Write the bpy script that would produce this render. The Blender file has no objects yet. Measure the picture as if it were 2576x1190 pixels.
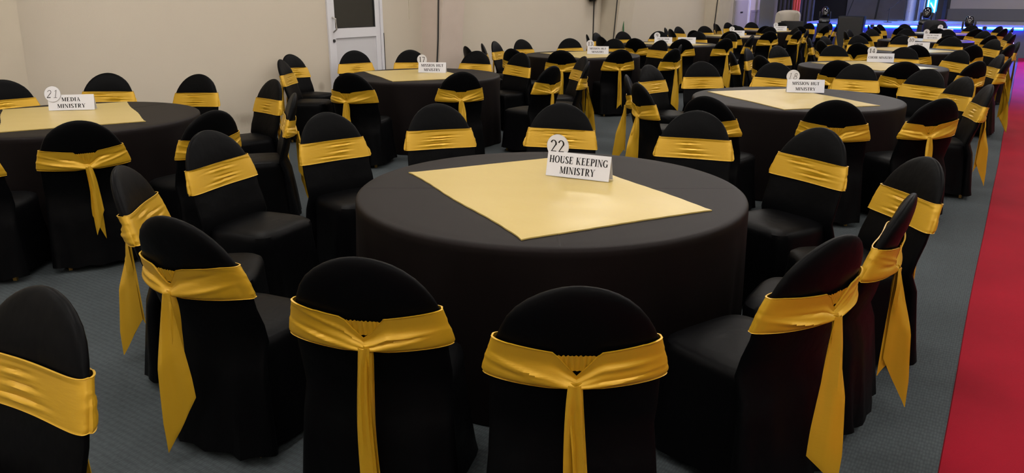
import bpy, math, random
from math import sin, cos, pi, radians, atan2, hypot, exp, sqrt
from mathutils import Vector, Matrix

random.seed(7)
scene = bpy.context.scene
C = scene.collection

# ------------------------------------------------------------------ camera
# hall frame: +Y runs along the hall to the stage, the red runner starts at X = 0
YAW = radians(33.2)
PITCH = math.atan2(602.0, 1900.0)
cd = bpy.data.cameras.new('camera')
cd.sensor_fit = 'HORIZONTAL'; cd.sensor_width = 36.0
cd.lens = 1900.0 / 2576.0 * 36.0
cd.clip_start = 0.05; cd.clip_end = 200
cam = bpy.data.objects.new('camera', cd); C.objects.link(cam)
cam.location = (0, 0, 1.62)
cam.rotation_euler = (pi / 2 - PITCH, 0, YAW)
scene.camera = cam

# ------------------------------------------------------------------ light
w = bpy.data.worlds.new('world'); scene.world = w; w.use_nodes = True
w.node_tree.nodes['Background'].inputs[0].default_value = (1.0, 0.93, 0.84, 1)
w.node_tree.nodes['Background'].inputs[1].default_value = 0.02
scene.view_settings.view_transform = 'Standard'
scene.view_settings.look = 'None'
scene.view_settings.exposure = 0.0
scene.view_settings.gamma = 1.0
scene.view_settings.use_curve_mapping = False
PANEL_STRENGTH = 18.0

def spot(name, loc, target, energy, color, size=0.15, angle=50, blend=.6):
    l = bpy.data.lights.new(name, 'SPOT'); l.energy = energy; l.color = color
    l.spot_size = radians(angle); l.spot_blend = blend; l.shadow_soft_size = size
    o = bpy.data.objects.new(name, l); C.objects.link(o); o.location = loc
    d = Vector(target) - Vector(loc); o.rotation_euler = d.to_track_quat('-Z', 'Y').to_euler()
    return o
spot('stage_wash_lamp', (0.6, 24.8, 4.3), (1.0, 21.6, 0), 9000, (0.16, 0.10, 1.0), angle=70)
spot('stage_wash_lamp', (-4.5, 25.5, 4.3), (-7.9, 27.4, 1.1), 1000, (0.5, 0.42, 1.0), angle=60)
spot('stage_wash_lamp', (-2.5, 26.8, 4.3), (-3.6, 27.6, .9), 2200, (0.06, 0.22, 1.0), angle=80)
spot('stage_wash_lamp', (1.5, 26.8, 4.3), (0.3, 29.8, 1.2), 160, (0.8, 0.78, 1.0), angle=80)

# ------------------------------------------------------------------ materials
def mat(name, col, rough=.6, metal=0.0, spec=.5, sheen=0.0, sheen_rough=.5, emit=None, es=0.0,
        bump=None, var=0.0, vscale=4.0, coat=0.0, alpha=None):
    m = bpy.data.materials.new(name); m.use_nodes = True
    nt = m.node_tree; b = nt.nodes['Principled BSDF']
    b.inputs['Base Color'].default_value = (*col, 1)
    b.inputs['Roughness'].default_value = rough
    b.inputs['Metallic'].default_value = metal
    b.inputs['Specular IOR Level'].default_value = spec
    b.inputs['Sheen Weight'].default_value = sheen
    b.inputs['Sheen Roughness'].default_value = sheen_rough
    b.inputs['Coat Weight'].default_value = coat
    if emit:
        b.inputs['Emission Color'].default_value = (*emit, 1)
        b.inputs['Emission Strength'].default_value = es
    tc = None
    if bump or var:
        tc = nt.nodes.new('ShaderNodeTexCoord')
    if var:
        n = nt.nodes.new('ShaderNodeTexNoise'); n.inputs['Scale'].default_value = vscale
        n.inputs['Detail'].default_value = 5
        nt.links.new(tc.outputs['Object'], n.inputs['Vector'])
        r = nt.nodes.new('ShaderNodeMapRange')
        r.inputs[1].default_value = .3; r.inputs[2].default_value = .7
        r.inputs[3].default_value = 1 - var; r.inputs[4].default_value = 1 + var
        nt.links.new(n.outputs['Fac'], r.inputs[0])
        mx = nt.nodes.new('ShaderNodeVectorMath'); mx.operation = 'SCALE'
        mx.inputs[0].default_value = col
        nt.links.new(r.outputs[0], mx.inputs['Scale'])
        nt.links.new(mx.outputs[0], b.inputs['Base Color'])
    if bump:
        scale, strength, dist = bump[:3]
        n2 = nt.nodes.new('ShaderNodeTexNoise'); n2.inputs['Scale'].default_value = scale
        n2.inputs['Detail'].default_value = 3
        src = tc.outputs['Object']
        if len(bump) > 3:
            mp = nt.nodes.new('ShaderNodeMapping'); mp.inputs['Scale'].default_value = bump[3]
            nt.links.new(src, mp.inputs['Vector']); src = mp.outputs['Vector']
        nt.links.new(src, n2.inputs['Vector'])
        bp = nt.nodes.new('ShaderNodeBump'); bp.inputs['Strength'].default_value = strength
        bp.inputs['Distance'].default_value = dist
        nt.links.new(n2.outputs['Fac'], bp.inputs['Height'])
        nt.links.new(bp.outputs['Normal'], b.inputs['Normal'])
    return m

M = {}
M['cover'] = mat('black_cover_cloth', (.0014, .0015, .0019), .45, spec=.05, bump=(9, .25, .02))
M['cloth'] = mat('black_table_cloth', (.0019, .0013, .0014), .55, spec=.14, bump=(350, .12, .002))
M['sash'] = mat('gold_satin', (.49, .285, .014), .38, metal=.24, spec=.4, bump=(26, .10, .004, (1, 1, 5)))
M['runner'] = mat('pale_gold_satin', (.44, .335, .105), .3, metal=.05, spec=.5, bump=(4, .12, .01, (1, 2.4, 1)))
M['card'] = mat('white_card', (.60, .61, .67), .55, spec=.3)
M['ink'] = mat('black_ink', (.012, .012, .014), .6, spec=.2)
M['pencil'] = mat('grey_pen', (.06, .06, .065), .6, spec=.2)
M['brass'] = mat('gold_leg_paint', (.45, .28, .07), .35, metal=.6)
M['tag'] = mat('tag_red', (.6, .03, .05), .6)
M['tagb'] = mat('tag_blue', (.05, .1, .55), .6)
M['red'] = mat('red_carpet_pile', (.20, .003, .012), .8, spec=.06, sheen=.01, bump=(500, .35, .004), var=.12, vscale=1.6)
M['white_alu'] = mat('white_aluminium', (.62, .62, .66), .4)
M['panel_grey'] = mat('grey_white_panel', (.52, .52, .55), .5)
M['glass_dark'] = mat('dark_glass', (.035, .033, .028), .08, spec=.6)
M['steel'] = mat('brushed_steel', (.6, .58, .55), .3, metal=.9)
M['black'] = mat('black_plastic', (.012, .012, .013), .45)
M['gloss'] = mat('gloss_black_plastic', (.008, .008, .010), .12, coat=.6)
M['column'] = mat('column_plaster', (.52, .465, .37), .85, var=.03)
M['pinkcol'] = mat('pink_plaster', (.53, .45, .39), .85, var=.03)
M['conduit'] = mat('black_cable', (.02, .02, .02), .6)
M['green'] = mat('green_pole_paint', (.01, .10, .025), .4)
M['stage_top'] = mat('stage_floor_vinyl', (.30, .30, .34), .35, bump=(60, .1, .004))
M['stage_skirt'] = mat('dark_stage_skirt', (.09, .09, .12), .8)
M['backdrop'] = mat('charcoal_backdrop', (.12, .115, .14), .85, var=.06)
M['backdark'] = mat('black_backdrop', (.018, .018, .024), .9)
M['drape'] = mat('black_drape', (.008, .008, .009), .9, sheen=.1)
M['reddrape'] = mat('red_drape', (.42, .035, .025), .7, sheen=.2)
M['screen'] = mat('grey_screen', (.30, .275, .275), .8)
M['screenband'] = mat('dark_screen_skirt', (.10, .10, .115), .75)
M['silver'] = mat('silver_truss', (.42, .42, .44), .3, metal=.7)
M['led'] = mat('white_led', (.3, .3, .5), .4, emit=(.55, .6, 1.0), es=9)
M['ledhalo'] = mat('blue_led_halo', (.02, .02, .4), .4, emit=(.004, .03, 1.0), es=26)  # blue halo round the white LED core, put in as emissive colour
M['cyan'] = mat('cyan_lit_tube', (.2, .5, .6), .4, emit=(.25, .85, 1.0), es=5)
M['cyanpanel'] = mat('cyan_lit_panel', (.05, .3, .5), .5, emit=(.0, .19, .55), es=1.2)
M['lens'] = mat('lens_glass', (.3, .32, .35), .08, metal=.5)
M['cream'] = mat('cream_upholstery', (.36, .325, .27), .7, sheen=.2)
M['charcoal'] = mat('charcoal_upholstery', (.014, .014, .016), .7, spec=.2)
M['case'] = mat('black_case_laminate', (.006, .006, .007), .6, spec=.2)
M['doorgrey'] = mat('grey_door_paint', (.32, .30, .27), .6)
M['grille'] = mat('mauve_grille_paint', (.28, .25, .27), .6)
M['pink'] = mat('pink_foot_pad', (.5, .05, .12), .6)
M['housing'] = mat('lamp_housing', (.7, .7, .7), .5)
M['diff'] = mat('lamp_diffuser', (.9, .9, .9), .5, emit=(1.0, .94, .86), es=PANEL_STRENGTH)
M['ceil'] = mat('ceiling_paint', (.75, .72, .68), .9)

def floor_material():
    m = bpy.data.materials.new('ribbed_grey_carpet'); m.use_nodes = True
    nt = m.node_tree; b = nt.nodes['Principled BSDF']; N = nt.nodes.new; Lk = nt.links.new
    b.inputs['Roughness'].default_value = .95; b.inputs['Specular IOR Level'].default_value = .15
    tc = N('ShaderNodeTexCoord')
    mp = N('ShaderNodeMapping'); mp.inputs['Scale'].default_value = (95, 38, 1)
    Lk(tc.outputs['Object'], mp.inputs['Vector'])
    br = N('ShaderNodeTexVoronoi'); br.inputs['Scale'].default_value = 1.0; br.inputs['Randomness'].default_value = .3
    Lk(mp.outputs['Vector'], br.inputs['Vector'])
    n = N('ShaderNodeTexNoise'); n.inputs['Scale'].default_value = 1.3; n.inputs['Detail'].default_value = 4
    Lk(tc.outputs['Object'], n.inputs['Vector'])
    r = N('ShaderNodeMapRange'); r.inputs[1].default_value = .0; r.inputs[2].default_value = .8
    r.inputs[3].default_value = 1.28; r.inputs[4].default_value = .68
    Lk(br.outputs['Distance'], r.inputs[0])
    r2 = N('ShaderNodeMapRange'); r2.inputs[1].default_value = .3; r2.inputs[2].default_value = .7
    r2.inputs[3].default_value = .88; r2.inputs[4].default_value = 1.12
    Lk(n.outputs['Fac'], r2.inputs[0])
    mu = N('ShaderNodeMath'); mu.operation = 'MULTIPLY'; Lk(r.outputs[0], mu.inputs[0]); Lk(r2.outputs[0], mu.inputs[1])
    v = N('ShaderNodeVectorMath'); v.operation = 'SCALE'; v.inputs[0].default_value = (.041, .050, .055)
    Lk(mu.outputs[0], v.inputs['Scale']); Lk(v.outputs[0], b.inputs['Base Color'])
    bp = N('ShaderNodeBump'); bp.inputs['Strength'].default_value = .5; bp.inputs['Distance'].default_value = .004
    Lk(r.outputs[0], bp.inputs['Height']); Lk(bp.outputs['Normal'], b.inputs['Normal'])
    return m

def wall_material():
    # cream emulsion with a few scuffed, damp patches near the floor
    m = bpy.data.materials.new('cream_wall_paint'); m.use_nodes = True
    nt = m.node_tree; b = nt.nodes['Principled BSDF']; N = nt.nodes.new; Lk = nt.links.new
    b.inputs['Roughness'].default_value = .8; b.inputs['Specular IOR Level'].default_value = .3
    tc = N('ShaderNodeTexCoord')
    n = N('ShaderNodeTexNoise'); n.inputs['Scale'].default_value = .7; n.inputs['Detail'].default_value = 3
    Lk(tc.outputs['Object'], n.inputs['Vector'])
    mix = N('ShaderNodeMix'); mix.data_type = 'RGBA'
    mix.inputs[6].default_value = (.50, .445, .365, 1); mix.inputs[7].default_value = (.54, .49, .405, 1)
    Lk(n.outputs['Fac'], mix.inputs[0])
    sp = N('ShaderNodeSeparateXYZ'); Lk(tc.outputs['Object'], sp.inputs[0])
    n2 = N('ShaderNodeTexNoise'); n2.inputs['Scale'].default_value = 3.2; n2.inputs['Detail'].default_value = 6
    Lk(tc.outputs['Object'], n2.inputs['Vector'])
    acc = None
    for (yy, zz, ry, rz) in ((6.0, .17, .30, .10), (7.32, .45, .07, .08)):
        a = N('ShaderNodeMath'); a.operation = 'SUBTRACT'; Lk(sp.outputs['Y'], a.inputs[0]); a.inputs[1].default_value = yy
        a2 = N('ShaderNodeMath'); a2.operation = 'DIVIDE'; Lk(a.outputs[0], a2.inputs[0]); a2.inputs[1].default_value = ry
        a3 = N('ShaderNodeMath'); a3.operation = 'MULTIPLY'; Lk(a2.outputs[0], a3.inputs[0]); Lk(a2.outputs[0], a3.inputs[1])
        c = N('ShaderNodeMath'); c.operation = 'SUBTRACT'; Lk(sp.outputs['Z'], c.inputs[0]); c.inputs[1].default_value = zz
        c2 = N('ShaderNodeMath'); c2.operation = 'DIVIDE'; Lk(c.outputs[0], c2.inputs[0]); c2.inputs[1].default_value = rz
        c3 = N('ShaderNodeMath'); c3.operation = 'MULTIPLY'; Lk(c2.outputs[0], c3.inputs[0]); Lk(c2.outputs[0], c3.inputs[1])
        s = N('ShaderNodeMath'); s.operation = 'ADD'; Lk(a3.outputs[0], s.inputs[0]); Lk(c3.outputs[0], s.inputs[1])
        q = N('ShaderNodeMapRange'); q.inputs[1].default_value = 0; q.inputs[2].default_value = 1
        q.inputs[3].default_value = 1; q.inputs[4].default_value = 0
        Lk(s.outputs[0], q.inputs[0])
        if acc is None: acc = q.outputs[0]
        else:
            mxx = N('ShaderNodeMath'); mxx.operation = 'MAXIMUM'; Lk(acc, mxx.inputs[0]); Lk(q.outputs[0], mxx.inputs[1]); acc = mxx.outputs[0]
    th = N('ShaderNodeMapRange'); th.inputs[1].default_value = .42; th.inputs[2].default_value = .6
    Lk(n2.outputs['Fac'], th.inputs[0])
    mm = N('ShaderNodeMath'); mm.operation = 'MULTIPLY'; Lk(acc, mm.inputs[0]); Lk(th.outputs[0], mm.inputs[1])
    m3 = N('ShaderNodeMath'); m3.operation = 'MULTIPLY'; Lk(mm.outputs[0], m3.inputs[0]); m3.inputs[1].default_value = .6
    mix2 = N('ShaderNodeMix'); mix2.data_type = 'RGBA'; Lk(m3.outputs[0], mix2.inputs[0])
    Lk(mix.outputs[2], mix2.inputs[6]); mix2.inputs[7].default_value = (.27, .22, .16, 1)
    Lk(mix2.outputs[2], b.inputs['Base Color'])
    n3 = N('ShaderNodeTexNoise'); n3.inputs['Scale'].default_value = 90
    Lk(tc.outputs['Object'], n3.inputs['Vector'])
    bp = N('ShaderNodeBump'); bp.inputs['Strength'].default_value = .12; bp.inputs['Distance'].default_value = .004
    Lk(n3.outputs['Fac'], bp.inputs['Height']); Lk(bp.outputs['Normal'], b.inputs['Normal'])
    return m
M['cloth'].node_tree.nodes['Principled BSDF'].inputs['Specular Tint'].default_value = (1, .86, .87, 1)
M['floor'] = floor_material(); M['wall'] = wall_material()

# ------------------------------------------------------------------ mesh helpers
class MB:
    def __init__(s): s.v = []; s.f = []
    def add(s, vs, fs):
        o = len(s.v); s.v += [tuple(p) for p in vs]; s.f += [tuple(i + o for i in f) for f in fs]; return s
    def box(s, x0, x1, y0, y1, z0, z1):
        return s.add([(x0,y0,z0),(x1,y0,z0),(x1,y1,z0),(x0,y1,z0),(x0,y0,z1),(x1,y0,z1),(x1,y1,z1),(x0,y1,z1)],
                     [(0,3,2,1),(4,5,6,7),(0,1,5,4),(1,2,6,5),(2,3,7,6),(3,0,4,7)])
    def rbox(s, x0, x1, y0, y1, z0, z1, b=.02):
        # box with chamfered edges
        xs = (x0, x0 + b, x1 - b, x1); ys = (y0, y0 + b, y1 - b, y1)
        def ring(z, ins):
            return [(x0+b+ins,y0+ins,z),(x1-b-ins,y0+ins,z),(x1-ins,y0+b+ins,z),(x1-ins,y1-b-ins,z),(x1-b-ins,y1-ins,z),(x0+b+ins,y1-ins,z),(x0+ins,y1-b-ins,z),(x0+ins,y0+b+ins,z)]
        return s.loft([ring(z0, b*.8), ring(z0+b, 0), ring(z1-b, 0), ring(z1, b*.8)], caps=True)
    def loft(s, rings, caps=False, closed=True):
        n = len(rings[0]); o = len(s.v)
        for r in rings: s.v += [tuple(p) for p in r]
        for i in range(len(rings) - 1):
            for j in range(n if closed else n - 1):
                k = (j + 1) % n
                s.f.append((o+i*n+j, o+i*n+k, o+(i+1)*n+k, o+(i+1)*n+j))
        if caps:
            s.f.append(tuple(o + j for j in reversed(range(n))))
            s.f.append(tuple(o + (len(rings)-1)*n + j for j in range(n)))
        return s
    def tube(s, p0, p1, r0, r1=None, n=10):
        r1 = r0 if r1 is None else r1
        p0 = Vector(p0); p1 = Vector(p1); d = (p1 - p0).normalized()
        a = d.orthogonal().normalized(); b = d.cross(a)
        R = []
        for p, r in ((p0, r0), (p1, r1)):
            R.append([p + a*(r*cos(2*pi*i/n)) + b*(r*sin(2*pi*i/n)) for i in range(n)])
        return s.loft(R, caps=True)
    def path(s, pts, r, n=8):
        pts = [Vector(p) for p in pts]; R = []
        for i, p in enumerate(pts):
            d = (pts[min(i+1, len(pts)-1)] - pts[max(i-1, 0)]).normalized()
            a = d.cross(Vector((0.13, .2, .97))).normalized(); b = d.cross(a)
            R.append([p + a*(r*cos(2*pi*k/n)) + b*(r*sin(2*pi*k/n)) for k in range(n)])
        return s.loft(R, caps=True)
    def lathe(s, prof, n=24, c=(0, 0, 0)):
        return s.loft([[(c[0]+r*cos(2*pi*i/n), c[1]+r*sin(2*pi*i/n), c[2]+z) for i in range(n)] for r, z in prof], caps=True)
    def mesh(s, name, m, smooth=True):
        me = bpy.data.meshes.new(name); me.from_pydata(s.v, [], s.f); me.validate(); me.update()
        me.materials.append(m)
        if smooth:
            me.polygons.foreach_set('use_smooth', [True] * len(me.polygons))
            me.set_sharp_from_angle(angle=radians(40))
        return me

def link(name, me, parent=None, loc=None):
    o = bpy.data.objects.new(name, me); C.objects.link(o)
    if parent: o.parent = parent
    if loc: o.location = loc
    return o
def obj(name, mb, m, parent=None, smooth=True): return link(name, mb.mesh(name, m, smooth), parent)
def tag(o, label, cat, group=None):
    o['label'] = label; o['category'] = cat
    if group: o['group'] = group
    return o
def thing(name, label, cat, loc=(0, 0, 0), rz=0, group=None):
    o = bpy.data.objects.new(name, None); C.objects.link(o)
    o.empty_display_size = .1
    o.location = loc; o.rotation_euler = (0, 0, rz)
    return tag(o, label, cat, group)
def struct(name, mb, m, parent=None, smooth=False):
    o = obj(name, mb, m, parent, smooth)
    if not parent: o['kind'] = 'structure'
    return o

# ------------------------------------------------------------------ the setting
WX = -7.9
RX = 9.9
struct('floor', MB().box(WX - .2, RX + .2, -3.2, 32.2, -.12, 0), M['floor'])
struct('ceiling', MB().box(WX - .2, RX + .2, -3.2, 32.2, 5.0, 5.12), M['ceil'])
struct('wall_left', MB().box(WX - .2, WX, -3, 7.5, 0, 5).box(WX - .2, WX, 8.58, 32, 0, 5).box(WX - .2, WX, 7.5, 8.58, 2.15, 5), M['wall'])
struct('wall_right', MB().box(RX, RX + .2, -3, 32, 0, 5), M['wall'])
struct('wall_back_bounce', MB().box(WX - .2, RX + .2, -3.2, -3, 0, 5), M['ceil'])  # unseen; set close and white to bounce light onto the chair backs
struct('wall_front', MB().box(WX - .2, RX + .2, 32, 32.2, 0, 5), M['backdark'])

# tapered portal-frame columns along the left wall: they get deeper with height
for i, (y0, y1, d0, d1, mm) in enumerate(((2.9, 3.5, .16, .34, 'column'), (9.49, 10.05, .28, .50, 'pinkcol'), (15.68, 16.45, .28, .58, 'column'), (22.36, 23.4, .28, .55, 'column'))):
    H0 = 5.0
    mb = MB().add([(WX,y0,0),(WX+d0,y0,0),(WX+d0,y1,0),(WX,y1,0),(WX,y0,H0),(WX+d1+.25,y0,H0),(WX+d1+.25,y1,H0),(WX,y1,H0)],
                  [(0,3,2,1),(4,5,6,7),(0,1,5,4),(1,2,6,5),(2,3,7,6),(3,0,4,7)])
    struct('trim_%d' % (i + 1), mb, M[mm])
# black cables clipped to the wall and columns
def cable(label, pts, r=.012): return tag(obj('wall_cable', MB().path(pts, r, 6), M['conduit']), label, 'cable')
cable('black cable running down the corner of pinkish column right of white door', [(WX+.29,9.475,.55),(WX+.33,9.475,1.0),(WX+.38,9.475,2.0),(WX+.5,9.475,4.5)])
cable('thin black cable down the wall below the dark box', [(WX+.014,15.3,.6),(WX+.014,15.3,1.4),(WX+.014,15.3,1.6)])
cable('black cable down the column corner beside the green pole', [(WX+.30,15.665,.3),(WX+.34,15.665,.9),(WX+.43,15.665,2.2),(WX+.56,15.665,4.5)])
cable('black cable down the farthest column near the grey door', [(WX+.30,22.345,.3),(WX+.33,22.345,.9),(WX+.40,22.345,2.2),(WX+.52,22.345,4.5)], .015)
# small grey conduit trace between door and column
cable('pale vertical cable trunking on wall right of the white door', [(WX+.006,9.2,1.3),(WX+.006,9.2,2.4)], .008).data.materials[0] = M['column']
bx = thing('wall_box', 'dark grey box fixed high on the wall above a thin cable', 'box', (WX, 15.2, 1.565))
obj('box_body', MB().rbox(.002, .22, -.2, .25, 0, .5, .02), M['black'], bx)
obj('box_bracket', MB().box(.0, .05, -.1, .1, -.03, .02), M['conduit'], bx, False)
pl = thing('green_pole', 'slim dark green pole leaning against the column', 'pole', (0, 0, 0))
obj('pole_shaft', MB().tube((WX+.50, 15.95, .0), (WX+.37, 16.02, 1.28), .017), M['green'], pl)
obj('pole_tip', MB().tube((WX+.37, 16.02, 1.28), (WX+.368, 16.021, 1.30), .02), M['black'], pl)

# white aluminium door with a dark glass upper light
def door1():
    y0, y1 = 7.5, 8.58; x = WX
    fr = MB().box(x-.12, x+.03, y0, y0+.05, 0, 2.15).box(x-.12, x+.03, y1-.05, y1, 0, 2.15).box(x-.12, x+.03, y0+.05, y1-.05, 2.1, 2.15)
    root = struct('door_1', fr, M['white_alu'])
    a, b = y0 + .055, y1 - .055
    leaf = MB()
    leaf.box(x-.05, x+.012, a, a+.085, .02, 2.09).box(x-.05, x+.012, b-.085, b, .02, 2.09)
    leaf.box(x-.05, x+.012, a+.085, b-.085, .02, .14).box(x-.05, x+.012, a+.085, b-.085, 1.08, 1.21).box(x-.05, x+.012, a+.085, b-.085, 1.98, 2.09)
    obj('door_leaf_frame', leaf, M['white_alu'], root, False)
    obj('kick_panel', MB().box(x-.04, x-.004, a+.08, b-.08, .13, 1.09), M['panel_grey'], root, False)
    obj('pane', MB().box(x-.03, x-.018, a+.08, b-.08, 1.2, 1.99), M['glass_dark'], root, False)
    obj('pane_gasket', MB().box(x-.02, x+.002, a+.085, a+.097, 1.21, 1.98).box(x-.02, x+.002, b-.097, b-.085, 1.21, 1.98).box(x-.02, x+.002, a+.097, b-.097, 1.21, 1.222), M['black'], root, False)
    obj('door_handle', MB().path([(x+.012, a+.045, 1.36), (x+.06, a+.055, 1.335), (x+.062, a+.06, 1.2), (x+.012, a+.045, 1.165)], .013, 8), M['steel'], root)
    obj('door_lock', MB().lathe([(.001, -.02), (.018, -.018), (.022, 0), (.018, .018), (.001, .02)], 12, (x+.014, a+.045, 1.05)), M['black'], root)
    st = MB().box(x-.02, x+.034, y1-.004, y1+.008, 0, 1.12)
    obj('frame_seal', st, M['conduit'], root, False)
door1()
# grey flush door and mauve grille panel beside the stage
d2 = struct('door_2', MB().box(WX, WX+.03, 25.0, 26.5, 0, 1.53), M['doorgrey'])
obj('door_leaf', MB().box(WX+.03, WX+.05, 25.06, 26.42, .02, 1.5), M['doorgrey'], d2, False)
obj('door_plate', MB().box(WX+.05, WX+.056, 25.62, 25.88, 1.12, 1.17), M['conduit'], d2, False)
obj('door_stop', MB().box(WX, WX+.07, 26.5, 26.62, 0, 1.75), M['white_alu'], d2, False)
gp = thing('grille_panel', 'low mauve-grey slatted panel on the wall beside black drape', 'panel', (WX, 26.9, .1))
obj('grille_frame', MB().box(0, .03, 0, .06, 0, 1.1).box(0, .03, .98, 1.04, 0, 1.1).box(0, .03, .06, .98, 1.04, 1.1).box(0, .03, .06, .98, 0, .06), M['grille'], gp, False)
sl = MB().box(.004, .022, -.035, .035, .06, 1.04).mesh('slat', M['grille'], False)
for k in range(10):
    link('slat', sl, gp, (0, .11 + k * .091, 0))

# red runner along the hall
rc = MB()
ny = 60
rows = []
for i in range(ny + 1):
    y = -2.98 + 28.68 * i / ny
    e = .004 * sin(y * .9) + .002 * sin(y * 2.1 + 1)
    rows.append([(e, y, .0), (e + .004, y, .007), (2.4 + e, y, .007), (2.404 + e, y, 0)])
rc.loft(rows, closed=False)
tag(obj('carpet_runner', rc, M['red'], None, True), 'long red carpet runner leading to the stage', 'carpet')

# ceiling lights of the hall
hm = MB().box(-.62, .62, -.62, .62, -.02, .06).mesh('housing', M['housing'], False)
dm = MB().box(-.58, .58, -.58, .58, -.035, -.021).mesh('diffuser', M['diff'], False)
for x in (-6.0, -2.0, 2.0, 6.0):
    for y in (-1.8, 1.0, 4.5, 8, 12, 16, 20, 24):
        t = thing('ceiling_light', 'square white ceiling panel light above the hall', 'light', (x, y, 4.94), 0, 'ceiling panel lights')
        link('housing', hm, t); link('diffuser', dm, t)

# ------------------------------------------------------------------ chairs
SEAT_Z = .455
def sgp(c, e): return math.copysign(abs(c) ** e, c)
def back_yc(z): return -.212 - (z - .44) * .265
def back_w(z):
    if z <= .58: return .236
    t = min(1, (z - .58) / .355)
    return .236 * sqrt(max(0, 1 - t ** 2.75))
def back_th(z):
    if z <= .76: return .030
    t = min(1, (z - .76) / .175)
    return .030 * (1 - t ** 3) ** .6 + .003
def back_pt(a, z, off=0.0):
    wv = back_w(z) + off; th = back_th(z) + off
    x = wv * sgp(cos(a), .78); y = th * sgp(sin(a), .78)
    return x, back_yc(z) + y + .028 * (x / .23) ** 2, z

def make_back():
    # one fitted cover: padded back above the seat, then a rear panel falling to the floor
    mb = MB(); R = []; n = 48
    # skirt rings below the back: z, half width, half thickness, centre y
    low = [(.030, .264, .050, -.262), (.10, .260, .046, -.257), (.20, .253, .042, -.250), (.30, .246, .038, -.243), (.38, .240, .036, -.236)]
    for z, wv, th, yc in low:
        k = .010 * max(0, (.42 - z) / .4); row = []
        for i in range(n):
            a = 2*pi*i/n
            x = wv * sgp(cos(a), .70); y = yc + th * sgp(sin(a), .70) + .02 * (x / .25) ** 2
            y -= k * (sin(x * 46 + z * 6) + .6 * sin(x * 83 + 1.3)) * (sin(a) < 0)
            row.append((x, y, z + (.012 * sin(x * 21) ** 2 if z < .05 else 0)))
        R.append(row)
    zs = [.46, .53, .60, .66, .71, .76]
    zs += [.76 + .175 * sin(radians(d)) for d in (12, 24, 36, 48, 58, 67, 75, 82, 87, 89.2)]
    for z in zs:
        row = []
        for i in range(n):
            p = back_pt(2*pi*i/n, z)
            g = .004 * max(0, 1 - abs(z - .6) / .2)
            row.append((p[0] + .002 * sin(z * 31 + 2 * p[0] * 9), p[1] + g * sin(z * 34 + p[0] * 13), p[2]))
        R.append(row)
    mb.loft(R, caps=True)
    return mb.mesh('back_cover', M['cover'])

def make_seat(seed):
    rnd = random.Random(seed); n = 64
    x1, ya, yb, rc_ = .222, -.235, .198, .06
    def outline(ins, k, z):
        pts = []
        for i in range(n):
            a = 2*pi*i/n
            c, s = cos(a), sin(a)
            cx, cy = sgp(c, .42), sgp(s, .42)
            ym = (ya + yb) / 2; hy = (yb - ya) / 2
            taper = 1 - .06 * (cy < 0) * -cy
            f = k * (sin(5*a + ph[0]) + .7 * sin(9*a + ph[1]) + .5 * sin(14*a + ph[2]))
            hx = x1 - ins; hh = hy - ins
            pts.append(((hx + f) * cx * taper, ym + (hh + f) * cy, z))
        return pts
    ph = [rnd.uniform(0, 6.3) for _ in range(3)]
    R = [outline(.15, 0, SEAT_Z + .012), outline(.07, 0, SEAT_Z + .009), outline(.025, 0, SEAT_Z + .002), outline(.006, 0, SEAT_Z - .012), outline(0, 0, SEAT_Z - .035)]
    for z, out, k in ((.38, .000, .0015), (.28, -.006, .004), (.18, -.013, .007), (.09, -.021, .010), (.035, -.027, .012)):
        R.append(outline(out, k, z))
    R[-1] = [(x, y, z + .014 * sin(3 * atan2(y, x) + ph[0]) ** 2 + .012 * (1 if y < -.2 else 0)) for x, y, z in R[-1]]
    mb = MB(); mb.loft(R)
    mb.f.append(tuple(range(n)))
    me = mb.mesh('seat_cover', M['cover'])
    return me

def sash_z(a, x, kx, tilt):
    top, bot = .768, .648
    if sin(a) < 0:
        d = abs(x - kx)
        s = max(0, 1 - d / .24)
        top -= .030 * s; bot -= .014 * s
        if d < .058:
            q = 1 - d / .058
            kz = bot + .026
            top = top - (top - kz - .010) * q
            bot = bot + .006 * q
    top += tilt * x; bot += tilt * x
    return top, bot

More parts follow.
